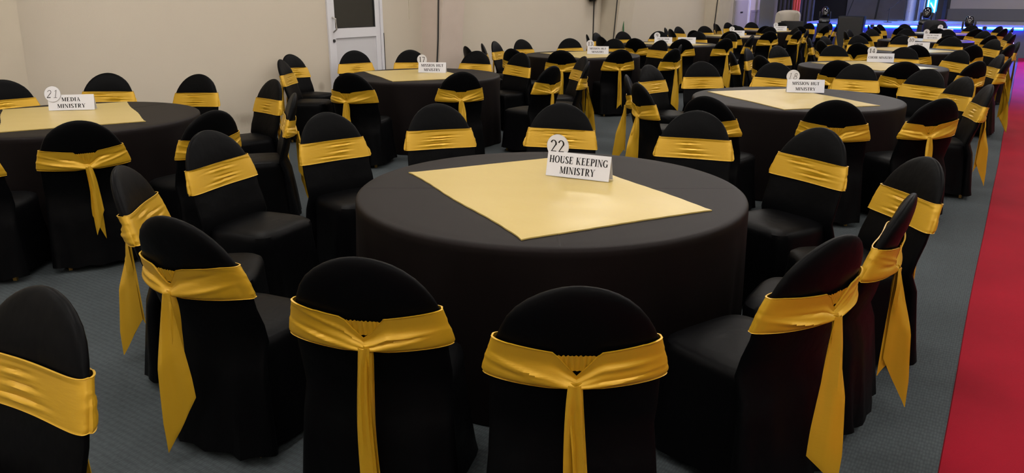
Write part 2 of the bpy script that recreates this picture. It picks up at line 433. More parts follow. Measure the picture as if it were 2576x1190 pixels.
def make_sash(kx, tilt, seed):
    rnd = random.Random(seed); N = 96; Mr = 26
    ridges = []
    for _ in range(3):      # front: a few short level creases
        rv = .25 + .24 * _ + rnd.uniform(-.07, .07); rx = rnd.uniform(-.06, .06); rw = rnd.uniform(.045, .085); sl = rnd.uniform(-.10, .10)
        ridges.append((rx, rw, rv, sl, .007, -1, .028, 1)); ridges.append((rx, rw, rv - .075, sl, .005, 1, .045, 1))
    for sgn in (1, -1):     # back: folds fanning out from the knot
        for q in range(3):
            ridges.append((kx + sgn * rnd.uniform(.08, .15), rnd.uniform(.06, .10), rnd.uniform(.15, .7), sgn * rnd.uniform(.0, .7), rnd.uniform(.004, .0075), (1, -1, 1)[q], rnd.uniform(.04, .075), -1))
        for q in range(3):  # little pleats at the side edges
            ridges.append((sgn * .238, .022, .12 + .3 * q + rnd.uniform(-.06, .06), 0, .0013, 1, .05, 0))
    rows = []
    angs = [2*pi*i/N for i in range(N)]
    for j in range(Mr + 1):
        v = j / Mr; row = []
        for a in angs:
            
            x0 = back_pt(a, .70)[0]
            zt, zb = sash_z(a, x0, kx, tilt)
            z = zb + (zt - zb) * v
            off = .009
            for (rx, rw, rv, sl_, am, sg, wd, side) in ridges:
                if side and (sin(a) > 0) != (side > 0): continue
                win = exp(-((x0 - rx) / rw) ** 2)
                off += sg * am * win * exp(-((v - rv - sl_ * (x0 - rx) * 3) / wd) ** 2)
            if sin(a) < 0:
                q = min(1, max(0, (.72 - v) / .6)); q = q * q * (3 - 2 * q)
                off += (.006 + .022 * q) * max(0, 1 - abs(x0 - kx) / .26) ** .6 + .003 * q
                if v < .08: off -= .012 * (1 - v / .08) * max(0, 1 - abs(x0 - kx) / .26) ** .6
            off = max(off, .004)
            p = back_pt(a, z, off)
            row.append((p[0], p[1], z))
        rows.append(row)
    mb = MB()
    # rolled hems along both edges
    def hem(row, dz):
        return [[(x + (.0014 if x > 0 else -.0014) * abs(cos(a)), y + .0014 * (1 if sin(a) > 0 else -1), z + dz) for a, (x, y, z) in zip(angs, row)],
                [(x - .004 * cos(a), y - .004 * sin(a), z + dz * 1.3) for a, (x, y, z) in zip(angs, row)]]
    hb, ht = hem(rows[0], -.0014), hem(rows[Mr], .0014)
    mb.loft([hb[1], hb[0]] + rows + ht)
    return mb.mesh('sash', M['sash'])

def make_gather(kx, tilt):
    mb = MB(); rows = []
    for j in range(5):
        v = j / 4; row = []
        for i in range(37):
            x = kx - .062 + .124 * i / 36
            z = .736 - .05 * v + tilt * x + .002 * sin(i * 1.9) * (1 - v)
            p = back_pt(-pi/2, z, 0)
            y = back_yc(z) - .031 - .005 - .004 * (.5 + .5 * sin(i * 1.45 + .6 * sin(i * .7))) + .028 * (x / .23) ** 2
            row.append((x, y, z))
        rows.append(row)
    mb.loft(rows, closed=False)
    return mb.mesh('gathered_band', M['sash'])

def make_tail(kx, tilt, length, wid, sway, twist, cut, seed, back=0.0, start=0.0):
    rnd = random.Random(seed); nr, nc = 26, 9
    kz = .648 - .014 + .020 + tilt * kx + start
    y0 = back_yc(kz) - .062 - back
    fold = [rnd.uniform(-1, 1) for _ in range(nc)]
    ph = rnd.uniform(0, 6)
    front, rear = [], []
    for i in range(nr + 1):
        t = i / nr
        wv = .017 + (wid - .017) * (min(1, t / .8)) ** .75 * (1 - .06 * sin(t * 5 + ph))
        tw = twist * min(1, t * 2.2) ** 1.3
        cxx = kx + sway * t + .006 * sin(t * 4 + ph)
        r1, r2 = [], []
        for c in range(nc):
            u = c / (nc - 1) * 2 - 1
            dep = (.010 * sin(u * 3.6 + ph + t * 1.2) + .004 * fold[c]) * (1 - .45 * t) * min(1, .15 + t * 5) + .010 * (1 - abs(u)) * (1 - t)
            endz = length * (1 - cut * .22 * u - abs(cut) * .22)
            z = kz - endz * t
            lx = u * wv; ly = -dep
            px = cxx + lx * cos(tw) - ly * sin(tw) * .3
            py = y0 + lx * sin(tw) * (1 if True else 1) + ly * cos(tw) - abs(sin(tw)) * wv * .9
            r1.append((px, py, z)); r2.append((px + .002 * sin(tw), py + .0022, z))
        front.append(r1); rear.append(r2)
    mb = MB()
    loops = [f + list(reversed(r)) for f, r in zip(front, rear)]
    mb.loft(loops, caps=True)
    return mb.mesh('tail', M['sash'])

def make_leg(sx, front):
    mb = MB()
    y1, y0 = (.13, .145) if front else (-.19, -.222)
    def sq(x, y, z, r): return [(x-r,y-r,z),(x+r,y-r,z),(x+r,y+r,z),(x-r,y+r,z)]
    mb.loft([sq(sx * .172, y0, 0, .010), sq(sx * .171, y0, .03, .0115), sq(sx * .165, y1, .42, .013)], caps=True)
    return mb.mesh('leg', M['brass'], False)

BACK = make_back()
SEATS = [make_seat(s) for s in (1, 2, 3)]
LEGS = [make_leg(sx, f) for sx in (-1, 1) for f in (True, False)]
TAGR = MB().box(-.158, -.150, -.276, -.272, .10, .125).mesh('care_tag', M['tag'], False)
TAGB = MB().box(-.149, -.141, -.276, -.272, .10, .125).mesh('care_tag_edge', M['tagb'], False)
# sash styles: knot offset, tilt, then two tails (length, half-width, sway, twist, cut)
STYLES = [
    dict(kx=.00, tilt=.00, t1=(.54, .036, -.006, .12, .3), t2=(.52, .026, .014, .4, -.5)),
    dict(kx=.005, tilt=-.03, t1=(.56, .026, -.010, .15, .3), t2=(.54, .028, .006, -.3, -.5)),
    dict(kx=-.055, tilt=.01, t1=(.60, .060, .012, .6, .8), t2=(.40, .03, -.006, .7, .5)),
    dict(kx=.045, tilt=.05, t1=(.60, .052, -.012, -.75, -.4), t2=(.50, .03, .010, -.6, -.5)),
    dict(kx=.01, tilt=.02, t1=(.60, .058, .00, 1.25, .7), t2=(.44, .04, -.01, .9, -.7)),
    dict(kx=-.01, tilt=-.02, t1=(.58, .054, .01, -1.2, -.8), t2=(.46, .035, .02, -.8, .6)),
    dict(kx=.015, tilt=.01, t1=(.42, .030, .025, .3, .8), t2=(.46, .03, .01, .5, -.8)),
]
SM = []
for i, s in enumerate(STYLES):
    SM.append((make_sash(s['kx'], s['tilt'], 11 + i), make_gather(s['kx'], s['tilt']),
               make_tail(s['kx'], s['tilt'], *s['t1'], 31 + i, .006), make_tail(s['kx'] + .004, s['tilt'], *s['t2'], 51 + i, -.006, .004)))

def add_chair(x, y, rz, label, group, style, detail, seed, tags=False):
    t = thing('banquet_chair', label, 'chair', (x, y, 0), rz, group)
    link('seat_cover', SEATS[seed % 3], t); link('back_cover', BACK, t)
    s = link('sash', SM[style][0], t)
    s['label'] = 'gold satin sash tied at the back'
    link('tail', SM[style][2], s); link('tail', SM[style][3], s)
    if detail:
        link('gathered_band', SM[style][1], s)
        for l in LEGS: link('leg', l, t)
    if tags:
        tg = link('care_tag', TAGR, t); link('care_tag_edge', TAGB, tg)
    return t

TC = {22: (-1.75, 3.0), 18: (-1.62, 7.12), 14: (-1.6, 11.05), 10: (-1.6, 14.75), 6: (-1.7, 18.4), 2: (-1.8, 22.1),
      21: (-5.9, 2.95), 17: (-5.76, 6.9), 13: (-5.75, 10.8), 9: (-5.7, 14.25), 5: (-5.6, 17.95), 1: (-5.65, 21.5)}
TN = {22: 'house keeping table', 21: 'media ministry table', 18: 'right-hand mission hut table', 17: 'table before white door',
      14: 'nearer choir table', 13: 'table by pinkish column', 10: 'farther choir table', 6: 'fifth table along runner',
      2: 'stage-side table by runner', 9: 'table with two cards', 5: 'fifth table along wall', 1: 'last table along wall'}
# where every chair stands round its table and the way it faces (degrees)
SEATPOS = {
    22: [(-3.27, 2.54, 9), (-2.88, 1.95, 43), (-2.31, 1.71, 99), (-1.60, 1.72, 117), (-1.00, 1.85, 122), (-0.67, 2.50, 157), (-0.58, 3.04, 180), (-0.53, 3.62, 217), (-0.98, 4.10, 245), (-1.57, 4.34, 283), (-2.37, 4.22, 302), (-2.97, 3.82, 324), (-3.24, 3.24, 347)],
    18: [(-2.71, 6.69, 22), (-2.42, 6.23, 48), (-1.81, 5.76, 82), (-1.09, 6.04, 103), (-0.65, 6.44, 138), (-0.48, 7.37, 195), (-0.64, 7.88, 215), (-0.87, 8.47, 245), (-1.43, 8.71, 270), (-2.12, 8.42, 291), (-2.74, 8.17, 313), (-2.96, 7.60, 347)],
    14: [(-2.90, 11.02, 1), (-2.91, 10.38, 27), (-2.47, 9.97, 51), (-1.69, 9.78, 86), (-1.17, 9.96, 111), (-0.64, 10.39, 145), (-0.42, 10.93, 176), (-0.50, 11.47, 199), (-0.88, 11.97, 232), (-1.44, 12.21, 262), (-2.20, 12.18, 298), (-2.73, 11.65, 332)],
    10: [(-2.83, 14.53, 10), (-2.56, 13.95, 40), (-2.03, 13.58, 70), (-1.38, 13.52, 100), (-0.80, 13.79, 130), (-0.43, 14.32, 160), (-0.37, 14.97, 190), (-0.64, 15.55, 220), (-1.17, 15.92, 250), (-1.82, 15.98, 280), (-2.40, 15.71, 310), (-2.77, 15.18, 340)],
    6: [(-2.87, 17.97, 20), (-2.50, 17.44, 50), (-1.92, 17.17, 80), (-1.27, 17.23, 110), (-0.74, 17.60, 140), (-0.47, 18.18, 170), (-0.53, 18.83, 200), (-0.90, 19.36, 230), (-1.48, 19.63, 260), (-2.13, 19.57, 290), (-2.66, 19.20, 320), (-2.93, 18.62, 350)],
    2: [(-3.04, 21.99, 5), (-2.82, 21.38, 35), (-2.33, 20.97, 65), (-1.69, 20.86, 95), (-1.08, 21.08, 125), (-0.67, 21.57, 155), (-0.56, 22.21, 185), (-0.78, 22.82, 215), (-1.27, 23.23, 245), (-1.91, 23.34, 275), (-2.52, 23.12, 305), (-2.93, 22.63, 335)],
    21: [(-5.09, 1.98, 130), (-4.84, 2.45, 153), (-4.57, 2.99, 181), (-4.72, 3.64, 232), (-5.52, 4.17, 257), (-6.28, 4.10, 290), (-6.98, 3.77, 315), (-7.06, 3.11, 352)],
    17: [(-7.38, 6.70, 8), (-6.86, 6.20, 32), (-5.42, 5.60, 109), (-4.76, 6.17, 144), (-4.41, 7.05, 174), (-4.34, 7.59, 205), (-4.66, 8.14, 228), (-5.47, 8.15, 258), (-6.02, 8.14, 284), (-6.75, 7.89, 315), (-7.27, 7.42, 324)],
    13: [(-6.91, 10.60, 11), (-6.75, 10.08, 34), (-6.65, 9.49, 55), (-5.93, 9.46, 82), (-5.33, 9.53, 108), (-4.87, 10.03, 139), (-4.38, 10.46, 166), (-4.65, 11.20, 200), (-5.20, 12.02, 246), (-5.88, 11.96, 276), (-6.45, 11.74, 306), (-6.86, 11.16, 343)],
    9: [(-6.95, 14.25, 0), (-6.78, 13.63, 30), (-6.32, 13.17, 60), (-5.70, 13.00, 90), (-5.08, 13.17, 120), (-4.62, 13.63, 150), (-4.45, 14.25, 180), (-4.62, 14.87, 210), (-5.08, 15.33, 240), (-5.70, 15.50, 270), (-6.32, 15.33, 300), (-6.78, 14.87, 330)],
    5: [(-6.81, 17.63, 15), (-6.48, 17.07, 45), (-5.92, 16.74, 75), (-5.28, 16.74, 105), (-4.72, 17.07, 135), (-4.39, 17.63, 165), (-4.39, 18.27, 195), (-4.72, 18.83, 225), (-5.28, 19.16, 255), (-5.92, 19.16, 285), (-6.48, 18.83, 315), (-6.81, 18.27, 345)],
    1: [(-6.88, 21.33, 8), (-6.63, 20.73, 38), (-6.12, 20.35, 68), (-5.48, 20.27, 98), (-4.88, 20.52, 128), (-4.50, 21.03, 158), (-4.42, 21.67, 188), (-4.67, 22.27, 218), (-5.18, 22.65, 248), (-5.82, 22.73, 278), (-6.42, 22.48, 308), (-6.80, 21.97, 338)],
}
# sash styles for chairs whose knots are clearly seen: (table, index) -> style
STYLE = {(22, 4): 0, (22, 3): 1, (22, 2): 2, (22, 5): 3, (22, 6): 5, (22, 1): 4, (21, 1): 6, (18, 1): 4, (18, 5): 5}
TAGS = {(21, 1), (13, 5), (18, 4)}
ORD = ['leftmost', 'second from left', 'third from left', 'fourth from left', 'fifth from left', 'sixth from left', 'seventh from left', 'eighth from left', 'ninth from left', 'tenth from left']
def facing(x, y, cx, cy): return atan2(cy - y, cx - x) - pi / 2
k_seed = 0
for num, pts in SEATPOS.items():
    info = []
    for i, (x, y, a) in enumerate(pts):
        a = radians(a)
        front = (cos(a) * -x + sin(a) * -y) > 0
        info.append((front, atan2(x, y), i, x, y, a - pi / 2))
    for side in (True, False):
        row = sorted([q for q in info if q[0] == side], key=lambda q: q[1])
        for r, (_, _, i, ox, oy, rz) in enumerate(row):
            where = 'far' if side else 'near'
            label = 'black chair with gold sash, %s, %s side of %s' % (ORD[r], where, TN[num])
            k_seed += 1
            st = STYLE.get((num, i), (i * 3 + num) % len(STYLES))
            add_chair(ox, oy, rz, label, 'chairs around %s' % TN[num], st,
                      num in (22, 21, 18, 17, 14, 13), k_seed, (num, i) in TAGS)
# one chair of the next table peeks in at the lower left corner
dx, dy = (-1.72 + 1.93), (-1.1 - .84); L_ = hypot(dx, dy)
add_chair(-1.93 + dx / L_ * .352, .84 + dy / L_ * .352, facing(-1.93, .84, -1.72, -1.1), 'black-covered chair with gold sash cut off at the lower left corner', 'chairs of the table nearest the camera', 0, True, 1)

# ------------------------------------------------------------------ tables, runners and cards
TZ = .76
def make_cloth(seed):
    rnd = random.Random(seed); n = 160; ph = [rnd.uniform(0, 6.3) for _ in range(5)]
    R = []
    for r in (.30, .60, .80, .875): R.append([(r*cos(2*pi*i/n), r*sin(2*pi*i/n), TZ) for i in range(n)])
    for r, z in ((.890, TZ - .002), (.898, TZ - .008), (.902, TZ - .018), (.903, TZ - .04)):
        R.append([(r*cos(2*pi*i/n), r*sin(2*pi*i/n), z) for i in range(n)])
    for z, k in ((.60, .004), (.45, .009), (.30, .013), (.15, .017), (.008, .020)):
        row = []
        for i in range(n):
            a = 2*pi*i/n
            f = sin(9*a+ph[0]) + .8*sin(13*a+ph[1]) + .6*sin(21*a+ph[2]) + .4*sin(34*a+ph[3])
            r = .903 + k * (.25 + f * .6)
            row.append((r*cos(a), r*sin(a), z))
        R.append(row)
    mb = MB(); mb.loft(R)
    mb.f.append(tuple(range(n)))
    # pressed fold lines across the top: narrow raised strips of cloth
    for ang in (ph[4], ph[4] + pi/2):
        c, s = cos(ang), sin(ang)
        L2 = .87
        def q(u, v, z): return (u*c - v*s, u*s + v*c, z)
        mb.loft([[q(-L2, -.006, TZ), q(L2, -.006, TZ)], [q(-L2, 0, TZ + .0016), q(L2, 0, TZ + .0016)], [q(-L2, .006, TZ), q(L2, .006, TZ)]], closed=False)
    return mb.mesh('tablecloth', M['cloth'])
CL = [make_cloth(s) for s in (3, 8, 21)]
TOP = MB().lathe([(.84, -.03), (.88, -.028), (.882, -.003), (.84, -.001)], 48, (0, 0, TZ - .001)).mesh('tabletop', M['case'])
PED = MB().tube((-.55, -.4, 0), (-.5, -.4, .72), .016).mesh('leg', M['black'])
TD = {22: 'the nearest one, carrying the house keeping card', 21: 'cut by the left edge, carrying the media card', 18: 'on the right with a mission hut card',
      17: 'standing before the white door', 14: 'the nearer one carrying a choir card', 13: 'standing by the pinkish column', 10: 'the farther one carrying a choir card',
      6: 'fifth along the red runner', 2: 'beside runner, nearest the stage', 9: 'with two name cards', 5: 'fifth along the left wall', 1: 'last along the left wall'}
def make_runner(seed):
    rnd = random.Random(seed); nx, ny = 40, 28; W2, H2 = .622, .447
    ph = [rnd.uniform(0, 6.3) for _ in range(6)]
    top = []
    for j in range(ny + 1):
        row = []
        for i in range(nx + 1):
            u = i / nx * 2 - 1; v = j / ny * 2 - 1
            x = u * W2 + .002 * sin(v * 4 + ph[0]) * abs(u) ** 6 + .001 * sin(v * 25 + ph[1]) * abs(u) ** 20
            y = v * H2 + .005 * sin(u * 5 + ph[2]) * abs(v) ** 6 + .001 * sin(u * 31 + ph[3]) * abs(v) ** 20
            if abs(u) > .99 and abs(v) > .99: x *= 1.012; y *= 1.012
            z = TZ + .0045 + (1 - max(abs(u), abs(v)) ** 3) * (.0012 * sin(u * 5 + v * 3 + ph[4]) + .0012 * sin(v * 6 - u * 2 + ph[5]) + .0008 * sin(u * 13 + v * 4 + ph[0]) * sin(v * 9 - u * 3 + ph[1]))
            if max(abs(u), abs(v)) > .97: z += .0012
            row.append((x, y, z))
        top.append(row)
    mb = MB(); mb.loft(top, closed=False)
    edge = [r[0] for r in top] + top[-1][1:] + [r[-1] for r in reversed(top[:-1])] + list(reversed(top[0]))[1:-1]
    mb.loft([edge, [(x, y, TZ + .0005) for x, y, z in edge]])
    return mb.mesh('table_runner', M['runner'])
RN = [make_runner(s) for s in (2, 5, 9)]
RUN = {22: (-1.745, 2.955, -30), 18: (-1.66, 7.02, -42), 21: (-5.97, 2.98, -25), 17: (-5.83, 6.86, -32), 14: (-1.6, 11.1, -38), 13: (-5.7, 10.8, -30),
       10: (-1.6, 14.75, -35), 9: (-5.65, 14.25, -28), 6: (-1.7, 18.4, -33), 5: (-5.6, 17.95, -30), 2: (-1.8, 22.1, -36), 1: (-5.65, 21.5, -30)}
for num, (x, y) in TC.items():
    t = thing('banquet_table', 'round black-clothed table, ' + TD[num], 'table', (x, y, 0), radians(num * 41), 'round banquet tables')
    link('tablecloth', CL[num % 3], t); link('tabletop', TOP, t)
    for a in range(4):
        o = link('leg', PED, t); o.rotation_euler = (0, 0, a * pi / 2)
    rx, ry, ra = RUN[num]
    o = link('table_runner', RN[num % 3], None, (rx, ry, 0)); o.rotation_euler = (0, 0, radians(ra))
    tag(o, 'pale gold satin square laid on ' + TN[num], 'table runner', 'gold squares on the tables')

# ---- lettering: a small bold serif alphabet built from strokes
def glyph(ch, T=.23, t=.075):
    P = []
    def ln(x0, y0, x1, y1, w0, w1=None):
        w1 = w0 if w1 is None else w1
        dx, dy = x1 - x0, y1 - y0
        if abs(dx) < 1e-6 or abs(dy) > .8 * 0 + 1e9: pass
        # horizontal stroke ends for slanted stems, square ends otherwise
        if abs(dy) > abs(dx) * .6:
            P.append([(x0-w0/2,y0),(x0+w0/2,y0),(x1+w1/2,y1),(x1-w1/2,y1)])
        else:
            P.append([(x0,y0-w0/2),(x1,y1-w1/2),(x1,y1+w1/2),(x0,y0+w0/2)])
    def V(x, a=0, b=1, w=None): ln(x, a, x, b, w or T)
    def Hh(a, b, y, w=None): ln(a, y, b, y, w or t)
    def S(x, y, wd=.36): Hh(x - wd/2, x + wd/2, .025 if y == 0 else .975, .05)
    def arc(cx, cy, rx, ry, a0, a1, n=18, Tm=None, tm=None):
        Tm = Tm or T; tm = tm or t; prev = None
        for i in range(n + 1):
            a = radians(a0 + (a1 - a0) * i / n); wd = tm + (Tm - tm) * abs(cos(a)) ** 1.4
            nx_, ny_ = cos(a) * ry, sin(a) * rx; l = hypot(nx_, ny_) or 1; nx_, ny_ = nx_ / l, ny_ / l
            p = (cx + rx * cos(a), cy + ry * sin(a))
            cur = ((p[0] - nx_*wd/2, p[1] - ny_*wd/2), (p[0] + nx_*wd/2, p[1] + ny_*wd/2))
            if prev: P.append([prev[0], prev[1], cur[1], cur[0]])
            prev = cur
    wd = .82
    if ch == 'A': ln(.14,0,.44,1,t); ln(.44,1,.74,0,.12,T); Hh(.24,.66,.33); S(.14,0,.26); S(.74,0,.36); wd = .9
    elif ch == 'B': V(.22); Hh(.05,.4,.97); Hh(.05,.4,.03); Hh(.2,.4,.52); arc(.38,.75,.23,.23,-90,90); arc(.38,.27,.28,.25,-90,90); wd = .8
    elif ch == 'C': arc(.46,.5,.36,.47,48,312); V(.78,.68,.97,.05); wd = .86
    elif ch == 'D': V(.22); Hh(.05,.42,.97); Hh(.05,.42,.03); arc(.40,.5,.36,.468,-90,90); wd = .9
    elif ch == 'E': V(.22); Hh(.05,.68,.97); Hh(.05,.72,.03); Hh(.22,.52,.52); V(.67,.76,.98,.05); V(.71,.02,.26,.05); V(.52,.4,.64,.05); wd = .78
    elif ch == 'F': V(.22); Hh(.05,.68,.97); Hh(.22,.5,.5); V(.67,.76,.98,.05); V(.5,.38,.62,.05); S(.22,0); wd = .72
    elif ch == 'G': arc(.46,.5,.36,.47,48,318); V(.76,.7,.97,.05); V(.74,.05,.42,T*.9); Hh(.56,.9,.42,.05); wd = .92
    elif ch == 'H': V(.22); V(.76); Hh(.22,.76,.5); [S(a,b) for a in (.22,.76) for b in (0,1)]; wd = .98
    elif ch == 'I': V(.22); S(.22,0); S(.22,1); wd = .44
    elif ch == 'K': V(.22); ln(.34,.42,.72,1,t); ln(.42,.54,.76,0,T*.9); S(.22,0); S(.22,1); S(.72,1,.3); S(.78,0,.34); wd = .95
    elif ch == 'L': V(.22); Hh(.05,.68,.03); V(.67,.02,.26,.05); S(.22,1); wd = .74
    elif ch == 'M': V(.15,0,1,t); ln(.2,1,.54,.06,T*.95); ln(.54,.06,.88,1,t); V(.92,0,1,T*.95); S(.15,0,.26); S(.16,1,.28); S(.92,0); S(.94,1,.3); wd = 1.12
    elif ch == 'N': V(.16,0,1,t); ln(.2,1,.76,0,T*.95); V(.78,0,1,t); S(.16,0,.26); S(.14,1,.28); S(.78,1,.28); wd = .94
    elif ch == 'O': arc(.46,.5,.36,.47,0,360,30); wd = .92
    elif ch == 'P': V(.22); Hh(.05,.42,.97); Hh(.22,.42,.48); arc(.40,.725,.26,.245,-90,90); S(.22,0); wd = .76
    elif ch == 'R': V(.22); Hh(.05,.42,.97); Hh(.22,.42,.48); arc(.40,.725,.25,.245,-90,90); ln(.42,.5,.74,0,T*.9); S(.22,0); S(.76,0,.3); wd = .88
    elif ch == 'S':
        arc(.34,.735,.22,.235,35,200,14); arc(.34,.265,.24,.235,20,-145,14)
        P.append([(.12-.09,.70),(.12+.09,.80),(.58+.02,.30),(.58-.1,.2)]); V(.56,.72,.96,.05); V(.1,.04,.3,.05); wd = .68
    elif ch == 'T': V(.4); Hh(.04,.76,.97); V(.06,.74,.98,.05); V(.74,.74,.98,.05); S(.4,0); wd = .8
    elif ch == 'U': V(.22,.3,1); arc(.48,.3,.26,.27,180,360); V(.74,.3,1,t); S(.22,1); S(.74,1,.28); wd = .94
    elif ch == 'V': ln(.14,1,.46,0,T); ln(.78,1,.46,0,t); S(.16,1,.36); S(.78,1,.28); wd = .9
    elif ch == 'Y': ln(.44,.44,.14,1,T*.95); ln(.44,.44,.76,1,t); V(.44,0,.48); S(.16,1,.36); S(.76,1,.28); S(.44,0); wd = .88
    elif ch == '0': arc(.32,.5,.24,.47,0,360,28); wd = .64
    elif ch == '1': V(.32); ln(.12,.82,.32,.98,.07); S(.32,0,.44); wd = .6
    elif ch == '2': arc(.31,.71,.22,.26,165,-25,16); ln(.10,.06,.5,.62,.09,.13); Hh(.08,.56,.06,.12); wd = .64
    elif ch == '3': arc(.29,.75,.2,.22,150,-90,14); arc(.29,.28,.24,.26,90,-150,16); wd = .62
    elif ch == '4': V(.42,0,1,T*.8); ln(.06,.3,.42,.98,.07); Hh(.04,.6,.28,.09); wd = .66
    elif ch == '5': Hh(.16,.54,.95,.1); V(.17,.55,.95,.06); arc(.29,.31,.25,.28,120,-150,16); wd = .64
    elif ch == '6': arc(.32,.3,.23,.28,0,360,22); arc(.42,.42,.33,.54,100,180,10); wd = .64
    elif ch == '7': Hh(.06,.58,.94,.1); ln(.24,0,.56,.94,.14,.09); wd = .62
    elif ch == '8': arc(.32,.74,.18,.22,0,360,20); arc(.32,.27,.23,.25,0,360,22); wd = .64
    elif ch == '9': arc(.32,.7,.23,.28,0,360,22); arc(.22,.58,.33,.54,-80,0,10); wd = .64
    else: wd = .42
    return P, wd

def text_mesh(mb, text, cx, cz, h, y, xs=1.0, T=.23, t=.075, shear=0.0, track=.05):
    gl = [glyph(c, T, t) for c in text]
    total = sum(wd + track for _, wd in gl) * h * xs
    x = cx - total / 2
    for P, wd in gl:
        for q in P:
            vs = [(x + (a + shear * b) * h * xs, y, cz + (b - .5) * h) for a, b in q]
            mb.add(vs, [(0, 1, 2, 3)])
        x += (wd + track) * h * xs

# place cards: a folded tent card with a numbered disc fixed behind (or before) its top corner
CW, CH = .335, .118
def place_card(num, x, y, yaw, lines, digits, hand=False, disc=(-.115, .03), disc_front=False, size=1.0, lh=.036, xs=.98, show_disc=True, label=None):
    label = label or 'white folded name card with numbered disc on ' + TN[num]
    t = thing('place_card', label, 'name card', (x, y, TZ + .0072), radians(yaw), 'name cards on the tables')
    lean = .03
    h = CH * size; w2 = CW / 2 * size
    th = .0012
    def fy(z): return -lean + (lean - .001) * z / h     # front face y at height z
    mb = MB()
    mb.add([(-w2, fy(0), 0), (w2, fy(0), 0), (w2, fy(h), h), (-w2, fy(h), h), (-w2, fy(0)+th, 0), (w2, fy(0)+th, 0), (w2, fy(h)+th, h), (-w2, fy(h)+th, h)],
           [(0,1,2,3),(5,4,7,6),(0,4,5,1),(3,2,6,7),(0,3,7,4),(1,5,6,2)])
    mb.add([(-w2, lean, 0), (w2, lean, 0), (w2, .001, h), (-w2, .001, h), (-w2, lean-th, 0), (w2, lean-th, 0), (w2, .001-th, h), (-w2, .001-th, h)],
           [(1,0,3,2),(4,5,6,7),(0,1,5,4),(2,3,7,6),(3,0,4,7),(1,2,6,5)])
    obj('card', mb, M['card'], t, False)
    tm = MB(); n = len(lines)
    for i, s in enumerate(lines):
        cz = h * (.52 if n == 1 else (.70 - .42 * i))
        text_mesh(tm, s, .0, cz, lh * size, 0, xs)
    tm.v = [(a, fy(c) - .0007, c) for a, b, c in tm.v]
    lt = obj('lettering', tm, M['ink'], t, False); lt['label'] = 'printed black lettering'
    if show_disc:
        R = .06 * size; dx, dz = disc; dx *= size; dzc = h + dz * size
        yy = (fy(h) - .004) if disc_front else .0035
        dm_ = MB(); N = 40
        ringf = [(dx + R*cos(2*pi*i/N), yy - .0008, dzc + R*sin(2*pi*i/N)) for i in range(N)]
        ringb = [(a, yy + .0008, c) for a, b, c in ringf]
        dm_.loft([ringb, ringf], caps=True)
        if disc_front:
            dm_.v = [(a, fy(c) - .004 + (b - yy), c) for a, b, c in dm_.v]
        do = obj('number_disc', dm_, M['card'], t, False)
        nm = MB()
        if hand: text_mesh(nm, digits, dx, dzc, .06 * size, yy - .0014, .95, .07, .065, .18, .2)
        else: text_mesh(nm, digits, dx, dzc - (0 if disc_front else .0), .062 * size, yy - .0014, .95, .15, .06)
        if disc_front: nm.v = [(a, fy(c) - .0056, c) for a, b, c in nm.v]
        no = obj('number', nm, M['pencil'] if hand else M['ink'], do, False)
        # thin printed outline round the disc
        om = MB()
        om.loft([[(dx + r*cos(2*pi*i/N), yy - .0012, dzc + r*sin(2*pi*i/N)) for i in range(N)] for r in (R*.985, R)])
        if disc_front: om.v = [(a, fy(c) - .0054, c) for a, b, c in om.v]
        obj('disc_outline', om, M['pencil'], do, False)
    return t
place_card(22, -1.73, 3.25, 6, ['HOUSE KEEPING', 'MINISTRY'], '22', disc=(-.118, .027), lh=.034, xs=.84)
place_card(18, -1.63, 7.52, 23, ['MISSION HUT', 'MINISTRY'], '18', True, disc=(-.118, .028), lh=.028)
place_card(21, -6.23, 3.14, 44, ['MEDIA', 'MINISTRY'], '21', True, disc=(-.13, .008), disc_front=True, lh=.03, xs=1.05)
place_card(17, -5.80, 7.14, 25, ['MISSION HUT', 'MINISTRY'], '17', disc=(-.125, .03), lh=.031)
place_card(13, -5.56, 10.97, 20, ['MISSION HUT', 'MINISTRY'], '13', disc=(-.125, .035), lh=.03)
place_card(14, -1.59, 11.70, 14, ['CHOIR MINISTRY'], '14', disc=(-.115, .03), lh=.03, xs=.9)
place_card(10, -1.47, 15.0, 8, ['CHOIR', 'MINISTRY'], '10', disc=(-.12, .03), lh=.03)
place_card(9, -5.80, 14.2, 25, ['YOUTH CHOIR', 'MENTORING'], '9', disc=(-.12, .03), lh=.024)
place_card(9, -5.40, 14.4, 22, ['ENVIRONMENT', 'MINISTRY'], '', lh=.022, show_disc=False, label='white folded name card without a disc, right of the disc one')
place_card(5, -5.55, 18.0, 22, ['ENVIRONMENT', 'MINISTRY'], '5', disc=(-.12, .03), lh=.022)
place_card(1, -5.45, 21.4, 22, ['ENVIRONMENT', 'MINISTRY'], '1', disc=(-.12, .03), lh=.022)
place_card(6, -1.6, 18.7, 10, ['YOUTH CHOIR', 'MENTORING'], '6', disc=(-.12, .03), lh=.024)
place_card(2, -1.62, 22.0, 14, ['YOUTH CHOIR', 'MENTORING'], '2', disc=(-.12, .03), lh=.024)

